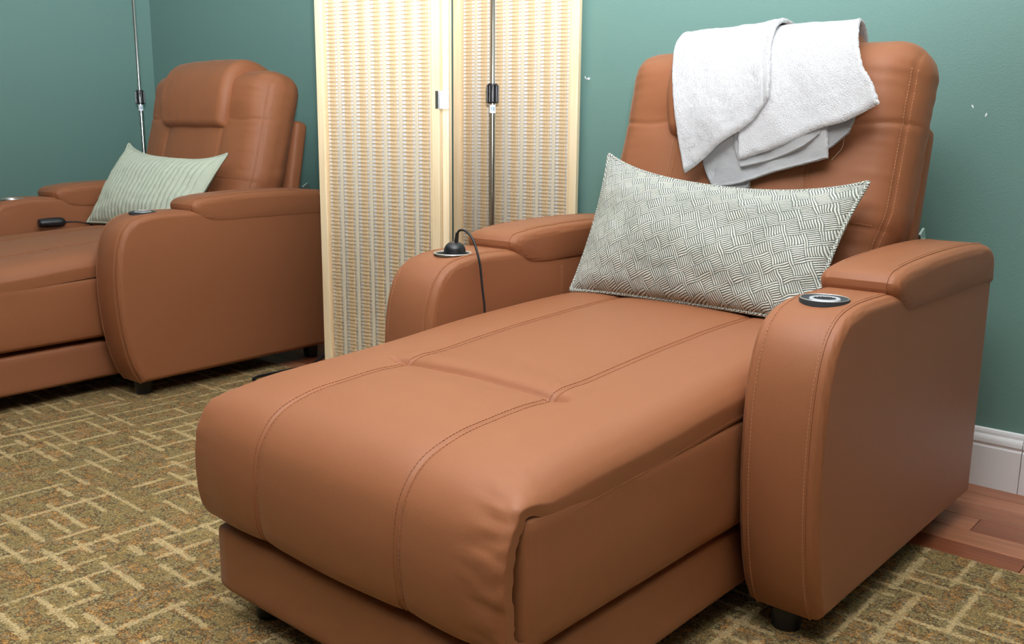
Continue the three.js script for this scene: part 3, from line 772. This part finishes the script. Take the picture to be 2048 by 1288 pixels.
// ---------------------------------------------------------------- folding screen
{
  const H = 1.66, ST = 0.026, TH = 0.018, Y0 = 0.045, ROW = 0.0106;
  const scr = thing('folding_screen', 'three-panel folding screen of pale pine and woven bamboo between the recliners', 'room divider', [-1.0, 0, 0.25]);
  function panel(ax, az, bx, bz, lift = 0) {
    const w = Math.hypot(bx - ax, bz - az), g = new THREE.Group(); g.name = 'screen_panel'; scr.add(g);
    g.position.set(ax + 1.0, lift, az - 0.25); g.rotation.y = Math.atan2(-(bz - az), bx - ax);
    const pineBox = (x0, x1, y0, y1, vertical) => {
      const q = new RoundedBoxGeometry(x1 - x0, y1 - y0, TH, 2, 0.002); q.translate((x0 + x1) / 2, (y0 + y1) / 2, 0);
      const p = q.attributes.position, uv = q.attributes.uv, o = rnd() * 3;
      for (let i = 0; i < p.count; i++) if (vertical) uv.setXY(i, p.getY(i) / 0.8 + o, (p.getX(i) + p.getZ(i)) / 0.12 + o); else uv.setXY(i, p.getX(i) / 0.8 + o, (p.getY(i) + p.getZ(i)) / 0.12 + o);
      return q;
    };
    mesh('stile', pineBox(0.001, ST, 0, H, true), M.pine, g); mesh('stile', pineBox(w - ST, w - 0.001, 0, H, true), M.pine, g);
    mesh('rail', pineBox(ST, w - ST, Y0, Y0 + 0.03, false), M.pine, g); mesh('rail', pineBox(ST, w - ST, H - 0.03, H, false), M.pine, g);
    const x0 = ST, x1 = w - ST, iw = x1 - x0, y0 = Y0 + 0.03, y1 = H - 0.03;
    for (const [a, b] of [[x0, x0 + 0.006], [x1 - 0.006, x1]]) { const q = box(a, b, y0, y1, -0.006, 0.0055); mesh('bead', q, M.bead, g); }
    mesh('lining', box(x0, x1, y0, y1, -0.0052, -0.0045), M.lining, g);
    // one period: opening, block of fine reeds, opening, wide slat
    const n = 7, per = (iw - 0.012) / (n - 0.22), reeds = [], xsl = [];
    const px0 = x0 + 0.006;
    for (let k = 0; k < n; k++) {
      const bx0 = px0 + (k + 0.19) * per, bw = 0.41 * per;
      for (let r = 0; r < 4; r++) { const c = bx0 + bw * (r + 0.5) / 4; if (c < x1 - 0.007) reeds.push(box(c - bw * 0.115, c + bw * 0.115, y0, y1, -0.0022, -0.0002)); }
      const sx = px0 + (k + 0.79) * per; if (sx + 0.2 * per < x1 - 0.004) { xsl.push(sx + 0.1 * per); const q = new RoundedBoxGeometry(0.20 * per, y1 - y0, 0.0022, 1, 0.0008); q.translate(sx + 0.1 * per, (y0 + y1) / 2, 0.0016); mesh('slat', q, M.slat, g); }
    }
    const rd = mesh('fine_reeds', mergeGeometries(reeds), M.reed, g); rd.userData.kind = 'stuff';
    // horizontal bamboo strips: behind the slats, bulging out over the reeds
    const rows = [], xs = linspace(x0, x1, 71);
    const zOf = (x) => { const f = ((x - px0) / per); const fr = f - Math.floor(f); const inBlock = smooth(0.12, 0.27, fr) * smooth(0.67, 0.52, fr); return -0.0018 + 0.0034 * inBlock; };
    const pos = [], idx = [];
    let row = 0;
    for (let y = y0 + ROW / 2; y < y1; y += ROW, row++) {
      const hh = 0.0014, tt = 0.0004;
      xs.forEach((x, i) => {
        const z = zOf(x), yy = y + 0.0006 * N3(x * 20, y * 80, 3);
        pos.push(x, yy - hh, z - tt, x, yy + hh, z - tt, x, yy + hh, z + tt, x, yy - hh, z + tt);
        if (i) { const a = (row * xs.length + i - 1) * 4, b = a + 4; for (let k = 0; k < 4; k++) { const k2 = (k + 1) % 4; idx.push(a + k, b + k, b + k2, a + k, b + k2, a + k2); } }
      });
    }
    let q = new THREE.BufferGeometry(); q.setAttribute('position', new THREE.Float32BufferAttribute(pos, 3)); q.setIndex(idx);
    q = q.toNonIndexed(); q.computeVertexNormals();
    const ws = mesh('woven_strips', q, M.strand, g); ws.userData.kind = 'stuff';
    return g;
  }
  const P1L = [-1.283, 0.528], P1R = [-0.872, 0.440], P2L = [-1.158, 0.128], P2R = [-0.724, 0.034];
  panel(P1L[0], P1L[1], P1R[0], P1R[1], 0.0036);
  panel(-0.863, 0.432, P2L[0] + 0.012, P2L[1] + 0.012);
  panel(P2L[0] + 0.012, P2L[1] - 0.012, P2R[0], P2R[1]);
  // hinges between the first two panels
  for (const y of [0.858, 0.25, 1.45]) {
    const dir = Math.atan2(0.088, 0.411);
    const leaf = new RoundedBoxGeometry(0.011, 0.046, 0.0016, 1, 0.0006); leaf.rotateY(dir); leaf.translate(-0.879 + 1.0 + 0.003, y, 0.4512 - 0.25);
    const dir2 = Math.atan2(0.29, -0.283);
    const leaf2 = new RoundedBoxGeometry(0.022, 0.046, 0.0016, 1, 0.0006); leaf2.rotateY(Math.PI / 4); leaf2.translate(-0.8602 + 1.0, y, 0.4385 - 0.25);
    const pin = new THREE.CylinderGeometry(0.003, 0.003, 0.047, 12).toNonIndexed(); pin.translate(-0.8695 + 1.0, y, 0.4475 - 0.25);
    mesh('hinge', mergeGeometries([leaf.toNonIndexed ? leaf : leaf, leaf2, pin].map((g) => (g.index ? g.toNonIndexed() : g))), M.steel, scr);
  }
}
// small hook on the back wall beside the screen
{
  const g = thing('wall_hook', 'tiny white hook on the wall at the right edge of the folding screen', 'hook', [-0.7165, 0.928, 0.0]);
  const c = new THREE.CylinderGeometry(0.0035, 0.0035, 0.004, 12); c.rotateX(Math.PI / 2); c.translate(0, 0, 0.002);
  mesh('plate', c, M.trim, g);
  mesh('peg', tube([V(0, 0, 0.003), V(0, -0.001, 0.012), V(0, 0.002, 0.018), V(0, 0.006, 0.019)], 0.0013, 20, 8), M.trim, g);
}

// ---------------------------------------------------------------- drip stands
const stickerTex = (() => {
  const c = document.createElement('canvas'); c.width = 256; c.height = 128; const x = c.getContext('2d');
  x.fillStyle = '#e9eef2'; x.fillRect(0, 0, 256, 128); x.fillStyle = '#2f6f9e'; x.font = 'bold 84px sans-serif'; x.textAlign = 'center'; x.textBaseline = 'middle'; x.fillText('108', 128, 66);
  const t = new THREE.CanvasTexture(c); t.colorSpace = THREE.SRGBColorSpace; return t;
})();
M.sticker = std({ map: stickerTex, roughness: 0.4 });
function dripStand(label, x, z, collarY, lean, text) {
  const g = thing('drip_stand', label, 'drip stand', [x, 0, z], 'chrome drip stands');
  g.rotation.z = lean;
  const cyl = (r0, r1, y0, y1, n = 32) => { const q = new THREE.CylinderGeometry(r1, r0, y1 - y0, n); q.translate(0, (y0 + y1) / 2, 0); return q; };
  const b = new THREE.LatheGeometry([[0, 0], [0.098, 0], [0.1, 0.006], [0.096, 0.016], [0.05, 0.026], [0.018, 0.034], [0.016, 0.055], [0, 0.055]].map((p) => new THREE.Vector2(...p)), 48);
  mesh('base', b, M.blackPlastic, g);
  mesh('lower_tube', cyl(0.0098, 0.0098, 0.03, collarY - 0.01), M.chrome, g);
  mesh('upper_tube', cyl(0.0073, 0.0073, collarY - 0.02, 1.92), M.chrome, g);
  const parts = [new THREE.LatheGeometry([[0.0098, -0.028], [0.0150, -0.028], [0.0168, -0.024], [0.0168, 0.010], [0.0152, 0.024], [0.0138, 0.028], [0.0073, 0.028]].map((p) => new THREE.Vector2(...p)), 40).toNonIndexed()];
  for (let k = 0; k < 10; k++) { const r = new RoundedBoxGeometry(0.0042, 0.048, 0.0042, 2, 0.0016); r.translate(0, -0.001, 0.0168); r.rotateY(k / 10 * Math.PI * 2 + 0.2); parts.push(r.index ? r.toNonIndexed() : r); }
  const col = mergeGeometries(parts); col.translate(0, collarY, 0);
  mesh('clamp_collar', col, M.blackGloss, g);
  const st = new THREE.CylinderGeometry(0.00995, 0.00995, 0.0235, 40, 1, true, -1.05, 2.1); st.rotateY(text); st.translate(0, collarY - 0.043, 0);
  const s = mesh('sticker', st, M.sticker, g); s.userData.label = 'white sticker with blue number';
  const hk = [];
  for (const a of [0, Math.PI]) { const t = tube([V(0, 1.915, 0), V(0.04, 1.925, 0), V(0.07, 1.915, 0), V(0.085, 1.93, 0), V(0.085, 1.95, 0)], 0.0035, 24, 8); t.rotateY(a); hk.push(t); }
  mesh('hook_arm', mergeGeometries(hk), M.chrome, g);
  return g;
}
dripStand('chrome drip stand in front of the folding screen with numbered white sticker', -0.922, 0.185, 0.884, 0, 0.76);
dripStand('chrome drip stand standing in the corner behind the far recliner', -2.83, 0.255, 0.905, 0.012, 0.76 + 0.5);

// ---------------------------------------------------------------- power cord on the floor by the far recliner
{
  const o = V(-1.56, 0, 0.5);
  const g = tube([V(-1.68, 0.006, 0.20), V(-1.62, 0.006, 0.30), V(-1.556, 0.006, 0.40), V(-1.552, 0.009, 0.46), V(-1.553, 0.0085, 0.53), V(-1.553, 0.0085, 0.59), V(-1.535, 0.0085, 0.622), V(-1.50, 0.0085, 0.628), V(-1.44, 0.0085, 0.60)].map((p) => p.sub(o)), 0.0042, 90, 10);
  const m = mesh('power_cord', g, M.blackPlastic); m.position.copy(o);
  tag(m, 'black power cord lying on the carpet edge beside the far recliner', 'cord');
}

scene.traverse((o) => { if (o.isLight) o.castShadow = true; });
renderer.render(scene, camera);
